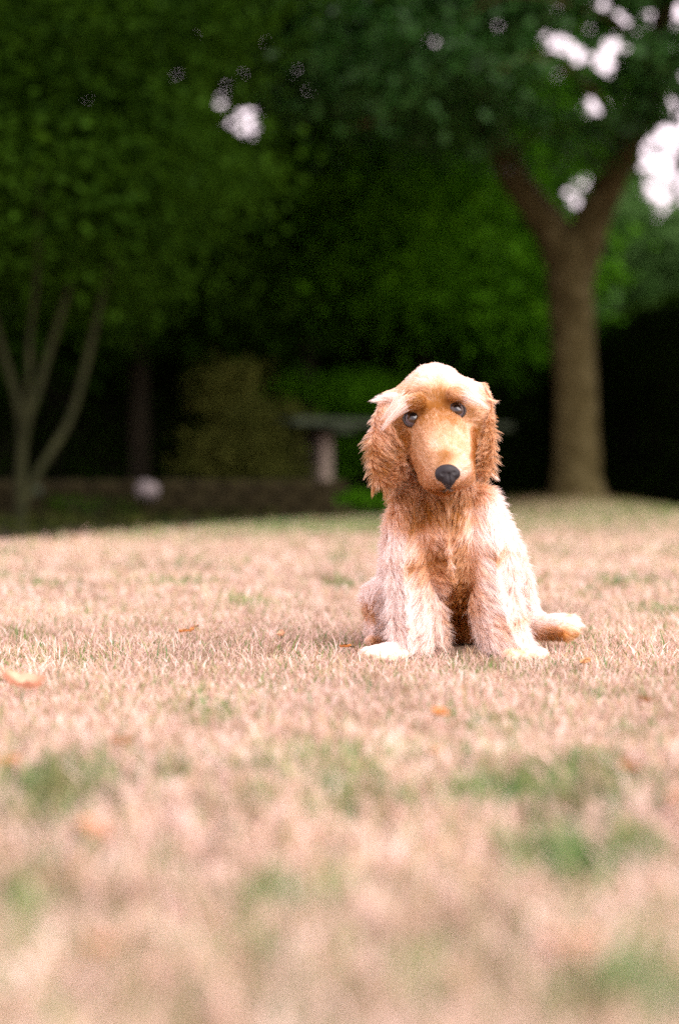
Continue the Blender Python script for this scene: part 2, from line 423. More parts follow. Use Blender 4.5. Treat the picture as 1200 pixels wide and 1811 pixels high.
# far wood, one mass nobody could count
def wood(name, spans, ncl, per, size, pal, seed):
    rs_ = np.random.default_rng(seed)
    C = []
    for (p0, p1, t0, t1, D0, D1, w) in spans:
        k = int(ncl*w)
        px = rs_.uniform(p0, p1, k); D = rs_.uniform(D0, D1, k)
        top = t0+(t1-t0)*(px-p0)/(p1-p0)
        py = top+(HOR+20-top)*rs_.random(k)
        C.append(np.c_[(px-600)/FPX*D, D, CAM_H-(py-HOR)/FPX*D])
    C = np.concatenate(C)
    P = np.repeat(C, per, 0)+rs_.normal(size=(len(C)*per, 3))*np.array([.45, .45, .3])
    P = P[P[:, 2] > .0]
    P = P[keep_mask(P, .2, rs_, size)]
    t = np.clip(rs_.normal(.5, .25, len(P)), 0, 1)[:, None]; pal = np.array(pal)
    me = leaves_mesh(name, P, size, pal[0]*(1-t)+pal[1]*t, .3, .6, rs_)
    o = link(name, me, mat=M_LEAF); tag(o, 'dense dark woodland closing the view far behind the lawn', 'woodland', kind='stuff')
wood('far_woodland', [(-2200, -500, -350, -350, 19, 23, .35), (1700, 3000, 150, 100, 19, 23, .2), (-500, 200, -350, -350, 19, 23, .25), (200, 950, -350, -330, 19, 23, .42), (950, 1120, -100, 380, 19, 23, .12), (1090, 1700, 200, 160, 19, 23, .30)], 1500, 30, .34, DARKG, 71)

# ---- clipped hedges
def hedge(name, label, P0, P1, H0, H1, th, nleaf, size, pal, seed, group=None):
    """wall of clipped leaves between two ground points, twiggy core inside"""
    rs_ = np.random.default_rng(seed)
    P0 = Vector(P0); P1 = Vector(P1)
    r = empty(name, P0); tag(r, label, 'hedge', group)
    d = (P1-P0); L = d.length; d.normalize(); nrm = Vector((-d.y, d.x, 0))
    bm_ = bmesh.new()
    n_ = 24
    rows = []
    for i in range(n_+1):
        t = i/n_; c = d*(L*t); H = (H0+(H1-H0)*t)*(1+.02*math.sin(i*1.7))-size*.4
        w = th/2-size*.4
        rows.append([bm_.verts.new(c+nrm*sx*w*(1-.15*k/4)*(1+.04*math.sin(i*2.3+k))+Vector((0, 0, H*k/4-(0.05 if k == 0 else 0)))) for sx, ks in ((-1, range(5)), (1, range(4, -1, -1))) for k in ks])
    for a, b_ in zip(rows[:-1], rows[1:]):
        for k in range(9): bm_.faces.new((a[k], a[k+1], b_[k+1], b_[k]))
    bm_.faces.new(rows[0]); bm_.faces.new(rows[-1][::-1])
    bmobj('stems', bm_, M_CORE, r)
    # leaves over the faces
    t = rs_.random(nleaf); H = (H0+(H1-H0)*t)
    side = rs_.choice([0, 1, 2, 3], nleaf, p=[.42, .22, .28, .08])
    z = rs_.random(nleaf)*H; s = np.where(side == 0, -1., 1.)*th/2
    s = np.where(side == 2, rs_.uniform(-th/2, th/2, nleaf), s); z = np.where(side == 2, H, z)
    s = np.where(side == 3, rs_.uniform(-th/2, th/2, nleaf), s); t = np.where(side == 3, np.where(rs_.random(nleaf) < .5, 0, 1), t)
    dn = np.array(d); nn = np.array(nrm)
    P = dn*(L*t)[:, None]+nn*s[:, None]*(1-.1*z/H)[:, None]; P[:, 2] = z
    P += rs_.normal(size=P.shape)*size*.5
    P += ((vnoise(P*1.7, seed)-.5)*.22)[:, None]*nn*np.sign(s)[:, None]
    tt = rs_.random((nleaf, 1)); pal = np.array(pal)
    me = leaves_mesh('foliage', P, size, pal[0]*(1-tt)+pal[1]*tt, .1, .55, rs_)
    link('foliage', me, r, M_LEAF)
    return r
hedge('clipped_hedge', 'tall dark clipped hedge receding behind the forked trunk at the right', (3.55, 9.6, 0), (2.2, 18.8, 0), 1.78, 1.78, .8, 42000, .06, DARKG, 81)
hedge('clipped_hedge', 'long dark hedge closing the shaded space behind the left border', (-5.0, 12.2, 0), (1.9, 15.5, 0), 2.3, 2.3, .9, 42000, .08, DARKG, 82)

# ---- shrubs in the border
def shrub(name, label, c, rad, n_, size, pal, seed, cat='shrub', group=None, per=26, spread=.09, extra=()):
    r = empty(name, (c[0], c[1], 0)); tag(r, label, cat, group)
    bm_ = bmesh.new(); rs_ = np.random.default_rng(seed)
    H = c[2]+rad[2]
    for k in range(7):
        a = rs_.random()*6.28; q = rs_.uniform(.2, .75)
        e = Vector((math.cos(a)*rad[0]*q, math.sin(a)*rad[1]*q, H*rs_.uniform(.6, .9)))
        tube(bm_, [Vector((math.cos(a)*.02, math.sin(a)*.02, -.05)), e*.4+Vector((0, 0, .05)), e], [.012, .009, .004], 6, .05, seed+k)
    bmobj('stems', bm_, M_BARK2, r)
    child_crown(r, 'foliage', r, [(np.array(c, float), rad), (np.array([c[0], c[1], c[2]*.5]), (rad[0]*.8, rad[1]*.8, rad[2]*.5))]+[(np.array(e[0]), e[1]) for e in extra], n_, per, size, pal, spread=spread, seed=seed, gaps=False, shell=.3)
    return r
OLIVE = [(.035, .045, .008), (.09, .10, .02)]
shrub('loose_shrub', 'loose olive green shrub at the back of the border left of the puppy', W(440, 765, 9.9), (.17, .24, .20), 230, .05, OLIVE, 91,
      extra=[(W(400, 690, 10.0), (.12, .2, .20)), (W(470, 820, 9.8), (.15, .2, .16)), (W(385, 800, 10.0), (.14, .2, .15)), (W(500, 740, 10.1), (.10, .2, .10)), (W(420, 640, 10.1), (.07, .1, .12)), (W(430, 870, 9.8), (.24, .2, .10))], spread=.11)
shrub('loose_shrub', 'dim leafy shrub in deep shade behind the weathered table', W(640, 700, 11.8), (.30, .3, .22), 120, .06, MIDG, 92, extra=[(W(560, 690, 11.8), (.2, .2, .14)), (W(700, 760, 11.8), (.25, .2, .25))], spread=.13)
shrub('low_plant', 'low green leafy plant at the lawn edge beside the long ear', W(640, 893, 9.9), (.20, .18, .07), 60, .045, MIDG, 93, 'plant', 'plants along the border', spread=.05)
shrub('low_plant', 'low green plant under the pale table leg', W(560, 898, 10.0), (.16, .15, .06), 45, .045, GREEN, 94, 'plant', 'plants along the border', spread=.05)
shrub('low_plant', 'dark tufted plant in front of the olive shrub', W(400, 895, 9.2), (.24, .16, .06), 55, .045, GREEN, 95, 'plant', 'plants along the border', spread=.05)
shrub('low_plant', 'dark creeping plant between the thin stemmed tree and the pale stone', W(160, 900, 7.9), (.3, .15, .06), 60, .045, DARKG, 96, 'plant', 'plants along the border', spread=.05)

# ground cover in the bed
k = 26000
gx = rng.uniform(-6, 4, k); gy = rng.uniform(5, 15, k)
kp = bed_depth(gx, gy) > .08; gx, gy = gx[kp], gy[kp]
P = np.c_[gx, gy, ground_z(gx, gy)+rng.uniform(.0, .06, len(gx))]
t = rng.random((len(P), 1))
me = leaves_mesh('ground_cover', P, .05, np.array((.010, .020, .004))*(1-t)+np.array((.05, .055, .012))*t, -.1, .55)
tag(link('ground_cover', me, mat=M_LEAF), 'dark creeping ground cover and leaf litter in the shaded border', 'ground cover', kind='stuff')

# ---- low mossy stone edging at the left, built stone by stone
wall = empty('low_wall', (-1.75, 8.3, 0)); tag(wall, 'low mossy brown stone edging behind the thin stemmed tree', 'wall')
def stone_mesh(name, sx, sy, sz, seed, sub=2, amp=.12):
    bm_ = bmesh.new(); bmesh.ops.create_cube(bm_, size=1)
    bmesh.ops.bevel(bm_, geom=bm_.edges[:]+bm_.verts[:], offset=.18, segments=sub, affect='EDGES')
    rs_ = np.random.default_rng(seed)
    for v in bm_.verts:
        v.co = Vector((v.co.x*sx, v.co.y*sy, v.co.z*sz))*(1+rs_.normal()*amp*.3)
    me_ = bpy.data.meshes.new(name); bm_.to_mesh(me_); bm_.free()
    me_.polygons.foreach_set('use_smooth', np.ones(len(me_.polygons), bool))
    return me_
sts = [stone_mesh('stone', .20, .15, .085, 100+i, 1) for i in range(5)]
for q in sts: q.materials.append(M_WALLST)
rs = np.random.default_rng(4)
wd = Vector((1.35, .55, 0)).normalized()
for row in range(3):
    u = -.6+.08*row
    while u < 1.9:
        o = bpy.data.objects.new('stone', sts[rs.integers(5)]); COL.objects.link(o); o.parent = wall
        o.location = wd*u+Vector((0, rs.uniform(-.01, .01), .035+row*.082)); o.rotation_euler = (0, rs.uniform(-.05, .05), math.atan2(wd.y, wd.x)+rs.uniform(-.06, .06))
        u += .205
def loose_stone(px, py, D, s, seed, label, mat=M_STONE, rest=0.0):
    me_ = stone_mesh('garden_stone', *s, seed, 3, .25)
    o = link('garden_stone', me_, mat=mat)
    p = W(px, py, D); o.location = p; o.rotation_euler = (.1, .15, .6)
    tag(o, label, 'stone')
    return o
loose_stone(260, 866, 8.30, (.13, .09, .10), 7, 'pale rounded stone lying against the low stone edging', mat=M_GREYSTONE)
loose_stone(64, 868, 8.0, (.06, .05, .06), 8, 'small grey stone beside the thin stemmed tree', mat=M_WOOD)

# ---- weathered garden table with pale pedestal
tb = empty('garden_table', (.35, 10.5, 0)); tag(tb, 'weathered grey plank garden table on pale thick legs behind the puppy', 'table')
ang = math.atan2(1.15, 1.62)
tb.rotation_euler = (0, 0, ang)
def box_bm(bm_, c, s, bev=.006):
    r_ = bmesh.ops.create_cube(bm_, size=1, matrix=Matrix.Translation(c) @ Matrix.Diagonal((*s, 1)))
    es = list({e for v in r_['verts'] for e in v.link_edges})
    bmesh.ops.bevel(bm_, geom=es, offset=bev, segments=1, affect='EDGES')
pm = None
for k in range(5):
    bm_ = bmesh.new(); box_bm(bm_, Vector((0, 0, 0)), (2.0, .118, .05)); 
    o = bmobj('plank', bm_, M_WOOD, tb, False); o.location = (-.02+.01*(k % 2), -.25+k*.124, .645+.002*(k % 3))
for s in (-1, 1):
    bm_ = bmesh.new(); box_bm(bm_, Vector((0, 0, 0)), (.10, .13, .60), .012)
    o = bmobj('leg', bm_, M_PALEWOOD, tb, False); o.location = (s*.58, 0, .298)
    bm_ = bmesh.new(); box_bm(bm_, Vector((0, 0, 0)), (.18, .56, .04), .006)
    o = bmobj('crossbar', bm_, M_WOOD, tb, False); o.location = (s*.58, 0, .597)

# ------------------------------------------------------------------ grass
FOOT = []   # footprints kept free of blades: (x, y, rx, ry)
GREENP = []  # patches of living grass: px, py, rx, ry measured on the ground
for (px, py, rx, ry, a) in [(95, 1420, 95, 60, 1.3), (600, 1350, 90, 28, .6), (365, 1265, 70, 30, .55), (1000, 1535, 110, 45, 1.4), (1125, 1515, 40, 30, 1.1), (490, 1600, 70, 25, 1.1),
                          (880, 1285, 70, 25, .5), (1110, 1300, 40, 20, .6), (60, 1630, 100, 50, .6), (1130, 1790, 150, 50, 1.), (440, 1440, 60, 30, .4), (310, 1395, 30, 25, .6), (230, 1318, 20, 12, .6),
                          (1165, 1085, 70, 14, .5), (870, 1190, 130, 14, .35), (40, 1130, 60, 10, .4), (590, 1150, 60, 16, .3), (1060, 1140, 50, 18, .2), (1050, 920, 190, 9, .8), (300, 950, 300, 9, .4),
                          (300, 1005, 200, 7, .25), (650, 935, 250, 10, .7), (1180, 980, 60, 8, .5), (40, 1350, 14, 30, .5), (790, 1270, 40, 14, .3)]:
    D = CAM_H*FPX/(py-HOR)
    if D > 9.5: D = 9.5
    D2 = CAM_H*FPX/(py+ry-HOR)
    GREENP.append(((px-600)/FPX*D, D, rx/FPX*D, max(abs(D-D2), .03), a))

def grass(zones):
    Ps, Ls, Ws, Lf = [], [], [], []
    for (y0, y1, n_, L, Wd, lo) in zones:
        y = np.sqrt(rng.uniform(y0*y0, y1*y1, n_)); hw = .24*y*1.18+.12
        x = rng.uniform(-1, 1, n_)*hw
        if lo > 0: x = np.sign(x)*(hw+rng.random(n_)**1.3*lo)
        kp = (bed_depth(x, y) < .12) & (np.abs(x) < 4.5)
        x, y = x[kp], y[kp]
        Ps.append(np.c_[x, y]); Ls.append(rng.gamma(5, L/5, len(x))); Ws.append(Wd*rng.uniform(.6, 1.4, len(x))); Lf.append(np.full(len(x), lo))
    P = np.concatenate(Ps); L = np.clip(np.concatenate(Ls), .006, .075); Wd = np.concatenate(Ws); lo = np.concatenate(Lf)
    for (fx, fy, rx, ry) in FOOT:
        d = ((P[:, 0]-fx)/rx)**2+((P[:, 1]-fy)/ry)**2
        kk = d > 1; P, L, Wd, lo = P[kk], L[kk], Wd[kk], lo[kk]
    n_ = len(P)
    base = np.c_[P, ground_z(P[:, 0], P[:, 1])-.002]
    # living or dead
    gr = .10+.9*smoothstep(.58, .86, vnoise(P*np.array([5.5, 3.5]), 9)*.6+vnoise(P*17, 10)*.4)
    for (cx, cy_, rx, ry, a) in GREENP:
        d = ((P[:, 0]-cx)/rx)**2+((P[:, 1]-cy_)/ry)**2
        gr = np.maximum(gr, a*np.exp(-d*1.1))
    gr = gr+.65*smoothstep(5.2, 8.2, P[:, 1])+.15*(1-smoothstep(.68, 1.0, P[:, 1]))
    green = rng.random(n_) < gr*.85
    az = rng.random(n_)*6.2832+(vnoise(P*9, 12)-.5)*3
    lean = np.where(green, rng.uniform(.15, .9, n_), rng.uniform(.55, 1.6, n_))
    L = L*np.where(green, .9, 1.0)*(.75+.5*vnoise(P*7, 14))
    h = np.c_[np.cos(az), np.sin(az), np.zeros(n_)]; sd_ = np.c_[-np.sin(az), np.cos(az), np.zeros(n_)]
    d1 = h*np.sin(lean*.7)[:, None]; d1[:, 2] = np.cos(lean*.7)
    d2 = h*np.sin(lean*1.35)[:, None]; d2[:, 2] = np.cos(lean*1.35)
    mid = base+d1*(L*.55)[:, None]; tip = mid+d2*(L*.5)[:, None]
    tip[:, 2] = np.maximum(tip[:, 2], base[:, 2]+.003)
    tw = rng.normal(size=n_)*.5
    sd_ = sd_+h*tw[:, None]
    w = (Wd*.5)[:, None]
    V = np.stack([base-sd_*w, base+sd_*w, mid+sd_*w*.8, mid-sd_*w*.8, tip], 1).reshape(-1, 3)
    o = (np.arange(n_)*5)[:, None]
    F = np.concatenate([o+np.array([0, 1, 2, 3]), o+np.array([3, 2, 4])], 1).ravel()
    tot = np.tile([4, 3], n_); st = np.r_[0, np.cumsum(tot)[:-1]]
    straw = np.array([(.68, .50, .43), (.57, .415, .315), (.74, .59, .52), (.40, .26, .155), (.44, .37, .22)])
    c = straw[rng.choice(5, n_, p=[.34, .24, .22, .08, .12])]
    gc = np.array([(.09, .19, .04), (.15, .25, .06), (.23, .29, .11), (.07, .18, .07)])[rng.choice(4, n_)]
    c = np.where(green[:, None], gc, c)*rng.uniform(.8, 1.15, (n_, 1))
    c = c*(.84+.38*vnoise(P*np.array([5, 3]), 17)[:, None])*np.array((1, 1, 1))
    # brown thatch showing in small tufts, and the litter under the big tree
    th = smoothstep(.50, .72, vnoise(P*28, 15)*.65+vnoise(P*60, 16)*.35)[:, None]*.50
    c = c*(1-th)+np.array((.25, .165, .085))*rng.uniform(.7, 1.2, (n_, 1))*th
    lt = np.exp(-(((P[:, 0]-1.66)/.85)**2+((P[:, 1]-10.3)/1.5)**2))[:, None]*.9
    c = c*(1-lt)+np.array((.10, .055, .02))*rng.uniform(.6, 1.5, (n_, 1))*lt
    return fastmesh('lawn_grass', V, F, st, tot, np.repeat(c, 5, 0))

# ------------------------------------------------------------------ the puppy
DY = 2.0
KP = DY/FPX
def PD(px, py, d):
    """point on the puppy: measured direction, depth d metres behind the reference plane"""
    return W(px, py, DY+d)
# tapered body segments: (px,py,depth,r) -> (px,py,depth,r); fur: length mm, flow (right, up, back), lift, wave, segment scale in depth
SEG = []
def seg(a, b, ln, flow, lift=.5, wave=.5, sy=1.0, region='body'):
    A = PD(*a[:3]); B = PD(*b[:3])
    SEG.append(dict(a=A, b=B, ra=a[3]*KP, rb=b[3]*KP, ln=ln*.001, flow=np.array(flow, float), lift=lift, wave=wave, sy=sy, region=region))
# torso
seg((785, 935, .085, 62), (795, 1010, .10, 74), 26, (0, -1, -.1), .55, .8, 1, 'chest')
seg((795, 1010, .12, 78), (800, 1080, .24, 92), 24, (.1, -1, .2), .5, .6, 1, 'body')
seg((785, 880, .095, 58), (785, 950, .10, 70), 26, (0, -1, -.15), .5, .9, 1, 'ruff')
seg((845, 900, .12, 40), (880, 980, .12, 38), 28, (.35, -1, .1), .6, .4, 1, 'body')
seg((880, 980, .13, 40), (905, 1060, .17, 40), 28, (.35, -1, .1), .6, .4, 1, 'body')
seg((715, 925, .11, 34), (712, 1000, .11, 38), 26, (-.35, -1, .1), .55, .5, 1, 'body')
# front legs
seg((732, 868, .092, 38), (728, 930, .085, 42), 26, (-.1, -1, -.1), .5, .9, 1, 'ruff')
seg((728, 925, .080, 38), (722, 990, .062, 38), 24, (-.12, -1, -.1), .4, .7, 1, 'leg')
seg((848, 900, .088, 34), (862, 975, .066, 38), 24, (.12, -1, -.1), .4, .7, 1, 'leg')
seg((722, 985, .06, 38), (730, 1065, .045, 36), 34, (-.25, -1, -.05), .5, .7, 1, 'leg')
seg((730, 1065, .045, 36), (730, 1138, .035, 37), 34, (-.10, -1, -.05), .48, .8, 1, 'leg')
seg((712, 1148, .02, 20), (665, 1157, .0, 15), 14, (-1, -.25, -.15), .3, .4, 1, 'paw')
seg((760, 1070, .05, 20), (770, 1135, .05, 16), 26, (.55, -1, -.05), .4, .9, 1, 'leg')
seg((862, 970, .065, 40), (872, 1060, .05, 38), 34, (.15, -1, -.05), .5, .7, 1, 'leg')
seg((872, 1060, .05, 38), (892, 1138, .035, 38), 34, (.3, -1, -.05), .48, .8, 1, 'leg')
seg((900, 1148, .02, 20), (948, 1158, .0, 14), 14, (1, -.25, -.15), .3, .4, 1, 'paw')
for (bx, by, tx, ty, dd) in [(690, 1152, 652, 1160, -.012), (700, 1156, 668, 1165, -.03), (715, 1158, 690, 1168, -.042), (680, 1150, 645, 1152, .012),
                             (915, 1154, 950, 1163, -.012), (905, 1156, 930, 1167, -.03), (895, 1158, 905, 1168, -.042), (925, 1150, 958, 1154, .012)]:
    seg((bx, by, .01+dd*.4, 11), (tx, ty, dd, 9.5), 8, (np.sign(tx-bx), -.3, -.3), .25, .3, 1, 'paw')
# right hind leg stretched to the side
seg((880, 1055, .22, 52), (915, 1085, .17, 36), 28, (.4, -1, 0), .6, .5, 1, 'body')
seg((915, 1092, .16, 30), (955, 1108, .13, 24), 16, (1, -.4, 0), .45, .5, 1, 'hind')
seg((955, 1108, .125, 22), (995, 1109, .10, 25), 13, (1, -.25, 0), .4, .4, 1, 'hind')
for (tx, ty, dd) in [(1012, 1094, .12), (1018, 1106, .10), (1012, 1118, .085), (1000, 1126, .075)]:
    seg((985, 1108, .10, 12), (tx, ty, dd, 9.5), 9, (1, -.2, 0), .35, .3, 1, 'hind')
# left haunch
seg((700, 1050, .22, 46), (672, 1055, .20, 34), 26, (-.5, -1, 0), .6, .5, 1, 'body')
seg((672, 1055, .20, 32), (668, 1125, .17, 17), 22, (-.3, -1, 0), .5, .5, 1, 'body')
seg((668, 1128, .17, 14), (655, 1134, .15, 12), 8, (-1, -.3, 0), .3, .4, 1, 'paw')
# tail stub behind
seg((810, 1120, .30, 22), (850, 1128, .36, 12), 16, (.4, -.5, .6), .4, .5, 1, 'body')
# neck + head
seg((775, 840, .105, 56), (785, 900, .10, 60), 22, (0, -1, -.1), .5, .9, 1, 'ruff')
seg((768, 744, .085, 84), (768, 728, .085, 83), 10, (0, 0, 0), .2, .25, 1.0, 'skull')
seg((795, 738, .085, 70), (800, 726, .085, 68), 7, (0, 0, 0), .2, .25, 1.0, 'skull')
seg((744, 742, .085, 70), (742, 734, .085, 70), 7, (0, 0, 0), .2, .25, 1.0, 'skull')
seg((772, 712, .085, 66), (768, 700, .095, 62), 9, (0, 0, 0), .3, .4, 1, 'skull')
seg((735, 790, .055, 40), (815, 785, .055, 36), 9, (0, -1, .2), .3, .3, 1, 'face')
seg((776, 768, .034, 53), (788, 822, -.026, 41), 7, (0, 0, 0), .2, .2, 1, 'muzzle')
seg((786, 838, -.024, 31), (782, 845, .010, 34), 8, (0, -1, .4), .25, .3, 1, 'muzzle')
seg((771, 838, -.020, 27), (765, 842, .010, 27), 8, (-.2, -1, .3), .3, .3, 1, 'muzzle')
seg((812, 834, -.020, 26), (814, 840, .010, 26), 8, (.2, -1, .3), .3, .3, 1, 'muzzle')
seg((791, 834, -.050, 21), (791, 830, -.045, 22), 4.5, (0, 0, 0), .2, .2, 1, 'muzzle')
seg((744, 775, .045, 33), (762, 828, .004, 27), 6, (-.3, -.8, .4), .25, .3, 1, 'face')
seg((814, 768, .045, 27), (813, 822, .004, 27), 6, (.3, -.8, .4), .25, .3, 1, 'face')
# brow ridges
seg((720, 714, .024, 16), (742, 708, .016, 14), 7, (-.8, -.5, -.1), .4, .3, 1, 'skull')
seg((800, 697, .016, 13), (820, 696, .024, 14), 7, (.9, -.4, -.1), .4, .3, 1, 'skull')
# ears
seg((696, 708, .075, 22), (680, 745, .06, 22), 16, (-.0, -1, 0), .12, .4, .8, 'ear')
seg((680, 745, .058, 22), (675, 800, .05, 24), 30, (.10, -1, 0), .14, .8, .55, 'ear')
seg((698, 750, .050, 15), (700, 815, .045, 19), 30, (.05, -1, 0), .14, .8, .55, 'ear')
seg((675, 800, .05, 24), (680, 840, .05, 21), 28, (.30, -1, 0), .16, .9, .55, 'ear')
seg((845, 695, .08, 22), (856, 740, .065, 18), 12, (.1, -1, 0), .12, .4, .8, 'ear')
seg((856, 740, .065, 17), (858, 800, .055, 15), 28, (-.12, -1, 0), .14, .7, .8, 'ear')
seg((858, 800, .055, 15), (857, 836, .055, 13), 24, (-.25, -1, 0), .14, .8, .8, 'ear')

def body_mesh():
    bm_ = bmesh.new()
    for s in SEG:
        L = np.linalg.norm(s['b']-s['a']); n_ = max(2, int(L/(min(s['ra'], s['rb'])*.35))+1)
        for i in range(n_):
            t = i/(n_-1); c = s['a']*(1-t)+s['b']*t; r = s['ra']*(1-t)+s['rb']*t
            M = Matrix.Translation(Vector(c)) @ Matrix.Diagonal((r, r*s['sy'], r, 1))
            bmesh.ops.create_icosphere(bm_, subdivisions=2, radius=1, matrix=M)
    me_ = bpy.data.meshes.new('body'); bm_.to_mesh(me_); bm_.free()
    o = bpy.data.objects.new('tmp_body', me_); COL.objects.link(o)
    md = o.modifiers.new('r', 'REMESH'); md.mode = 'VOXEL'; md.voxel_size = .0032
    ms = o.modifiers.new('s', 'SMOOTH'); ms.factor = .5; ms.iterations = 12
    dg = bpy.context.evaluated_depsgraph_get()
    res = bpy.data.meshes.new_from_object(o.evaluated_get(dg))
    bpy.data.objects.remove(o); bpy.data.meshes.remove(me_)
    res.name = 'body'
    res.polygons.foreach_set('use_smooth', np.ones(len(res.polygons), bool))
    return res

puppy_origin = Vector((PD(795, 1170, .1)[0], 2.1, 0))
body = body_mesh()
nv = len(body.vertices)
co = np.empty(nv*3, np.float32); body.vertices.foreach_get('co', co); co = co.reshape(-1, 3).astype(float)
zmin = ground_z(co[:, 0], co[:, 1])+.004
co[:, 2] = np.maximum(co[:, 2], zmin)
body.vertices.foreach_set('co', co.astype(np.float32).ravel()); body.update()
bvh = BVHTree.FromPolygons([Vector(c) for c in co], [p.vertices[:] for p in body.polygons])

# coat colour: 0 cream .. 1 deep gold, in patches of fur colour, plus shade painted beside the ears
def pigment_shade(p):
    X, Y = proj(p)
    g = np.full(len(p), .06)
    head = (p[:, 1] < 2.16) & (Y < 885)
    g = np.where(head, .76, g)
    def blob(px, py, rx, ry, v, w=1.0, dmin=-1, dmax=9):
        nonlocal g
        d = ((X-px)/rx)**2+((Y-py)/ry)**2
        k = w*np.exp(-d**1.5*.9)*((p[:, 1]-DY > dmin) & (p[:, 1]-DY < dmax))
        g = g*(1-k)+v*k
    blob(765, 655, 110, 40, .24); blob(690, 705, 30, 30, .34); blob(835, 695, 34, 22, .24)
    blob(770, 716, 50, 30, 1.0); blob(785, 740, 30, 16, .8); blob(729, 742, 22, 20, 1., .8); blob(806, 727, 20, 18, 1., .8)
    blob(790, 806, 13, 12, .95);blob(775, 832, 10, 18, .85, .8); blob(778, 780, 36, 22, .50); blob(745, 805, 12, 14, .62, .7); blob(762, 850, 22, 22, .46); blob(765, 820, 8, 10, .65, .6); blob(818, 830, 18, 38, .38)
    blob(668, 815, 34, 78, .82, 1, .0); blob(665, 745, 20, 40, .35); blob(698, 830, 16, 34, .55); blob(730, 830, 10, 28, .25, .8)
    blob(860, 800, 22, 85, .68, 1, .02); blob(850, 700, 14, 12, .4)
    blob(755, 902, 58, 40, 1.0); blob(800, 903, 30, 32, .85); blob(885, 895, 42, 48, .02, 1, .06)
    blob(736, 805, 14, 46, .80, .9); blob(822, 790, 14, 45, .46, .9); blob(787, 872, 18, 7, 1.0)
    blob(709, 785, 8, 34, 1.0); blob(842, 795, 7, 44, 1.0)  # dark gold paints the shadow in the grooves between ears and face
    blob(785, 985, 42, 50, .86); blob(793, 985, 11, 42, .02); blob(760, 940, 22, 22, .45)
    blob(738, 993, 26, 10, .7); blob(870, 972, 24, 11, .75); blob(822, 965, 10, 14, .8)
    blob(812, 1085, 26, 95, 1.0, 1, .02); blob(658, 1078, 15, 15, .85, 1, .1); blob(665, 1135, 18, 12, .6, 1, .1)
    blob(985, 1126, 46, 17, .98, 1, .05); blob(1002, 1085, 14, 5, .6)
    blob(925, 1160, 50, 12, .34); blob(680, 1162, 60, 12, .30); blob(912, 1153, 18, 8, .5); blob(672, 1165, 20, 7, .38); blob(875, 1105, 12, 25, .3); blob(905, 1090, 18, 6, .4)
    g = g+(vnoise(p*70, 33)-.5)*.28*smoothstep(.1, .4, g)+(vnoise(p*38, 34)-.5)*.07
    return np.clip(g, 0, 1)
CREAM = np.array((.96, .88, .85)); GOLDM = np.array((.80, .50, .29)); GOLD = np.array((.38, .148, .025))
def coat(g):
    g = g[:, None]
    return np.where(g < .5, CREAM*(1-g*2)+GOLDM*g*2, GOLDM*(2-2*g)+GOLD*(2*g-1))

# eyes and nose positions on the face
def on_face(px, py):
    o = Vector((0, 0, CAM_H)); d = (Vector(PD(px, py, 0))-o).normalized()
    h = bvh.ray_cast(o, d)
    return h[0], h[1]
EYES = [(729, 742), (806, 727)]
eye_pos = [on_face(*e) for e in EYES]
NOSE = Vector(PD(791, 836, -.078)); NOSE = on_face(791, 838)[0]+Vector((0, .0005, 0)); NOSE = Vector((NOSE.x, NOSE.y, NOSE.z))

puppy = empty('puppy', puppy_origin)
tag(puppy, 'cream and golden long eared spaniel puppy sitting on the dry lawn with its head tilted', 'dog')
T0 = Matrix.Translation(-puppy_origin)
a = body.attributes.new('tint', 'FLOAT_COLOR', 'POINT')
bc = coat(pigment_shade(co))*np.where(co[:, 2] > .235, .6, .85)[:, None]
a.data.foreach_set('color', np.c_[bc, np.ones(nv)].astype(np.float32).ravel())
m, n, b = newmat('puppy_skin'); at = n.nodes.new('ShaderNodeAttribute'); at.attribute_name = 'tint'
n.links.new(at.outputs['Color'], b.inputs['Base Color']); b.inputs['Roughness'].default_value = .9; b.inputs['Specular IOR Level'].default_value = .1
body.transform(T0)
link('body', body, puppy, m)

# --- fur
def sample_surface(n_, rs_):
    me_ = body
    me_.calc_loop_triangles()
    nt_ = len(me_.loop_triangles)
    tri = np.empty(nt_*3, np.int32); me_.loop_triangles.foreach_get('vertices', tri); tri = tri.reshape(-1, 3)
    vn = np.empty(nv*3, np.float32); me_.vertices.foreach_get('normal', vn); vn = vn.reshape(-1, 3).astype(float)
    A, B, C = co[tri[:, 0]], co[tri[:, 1]], co[tri[:, 2]]
    ar = np.linalg.norm(np.cross(B-A, C-A), axis=1)
    # favour what faces the lawn in front, thin the far side and the underside
    cen = (A+B+C)/3; nn = np.cross(B-A, C-A); nn /= np.linalg.norm(nn, axis=1)[:, None]+1e-12
    vw = cen-np.array([0, 0, CAM_H]); vw /= np.linalg.norm(vw, axis=1)[:, None]
    fc = -(nn*vw).sum(1)
    wt = ar*np.where(fc > -.25, 1.0, .4)
    X, Y = proj(cen)
    wt = wt*np.where(Y < 880, 1.5, 1.0)
    idx = rs_.choice(nt_, n_, p=wt/wt.sum())
    u = rs_.random((n_, 2)); f = u.sum(1) > 1; u[f] = 1-u[f]
    p = A[idx]*(1-u.sum(1))[:, None]+B[idx]*u[:, :1]+C[idx]*u[:, 1:]
    t_ = tri[idx]; nr = vn[t_[:, 0]]*(1-u.sum(1))[:, None]+vn[t_[:, 1]]*u[:, :1]+vn[t_[:, 2]]*u[:, 1:]
    nr /= np.linalg.norm(nr, axis=1)[:, None]
    return p, nr

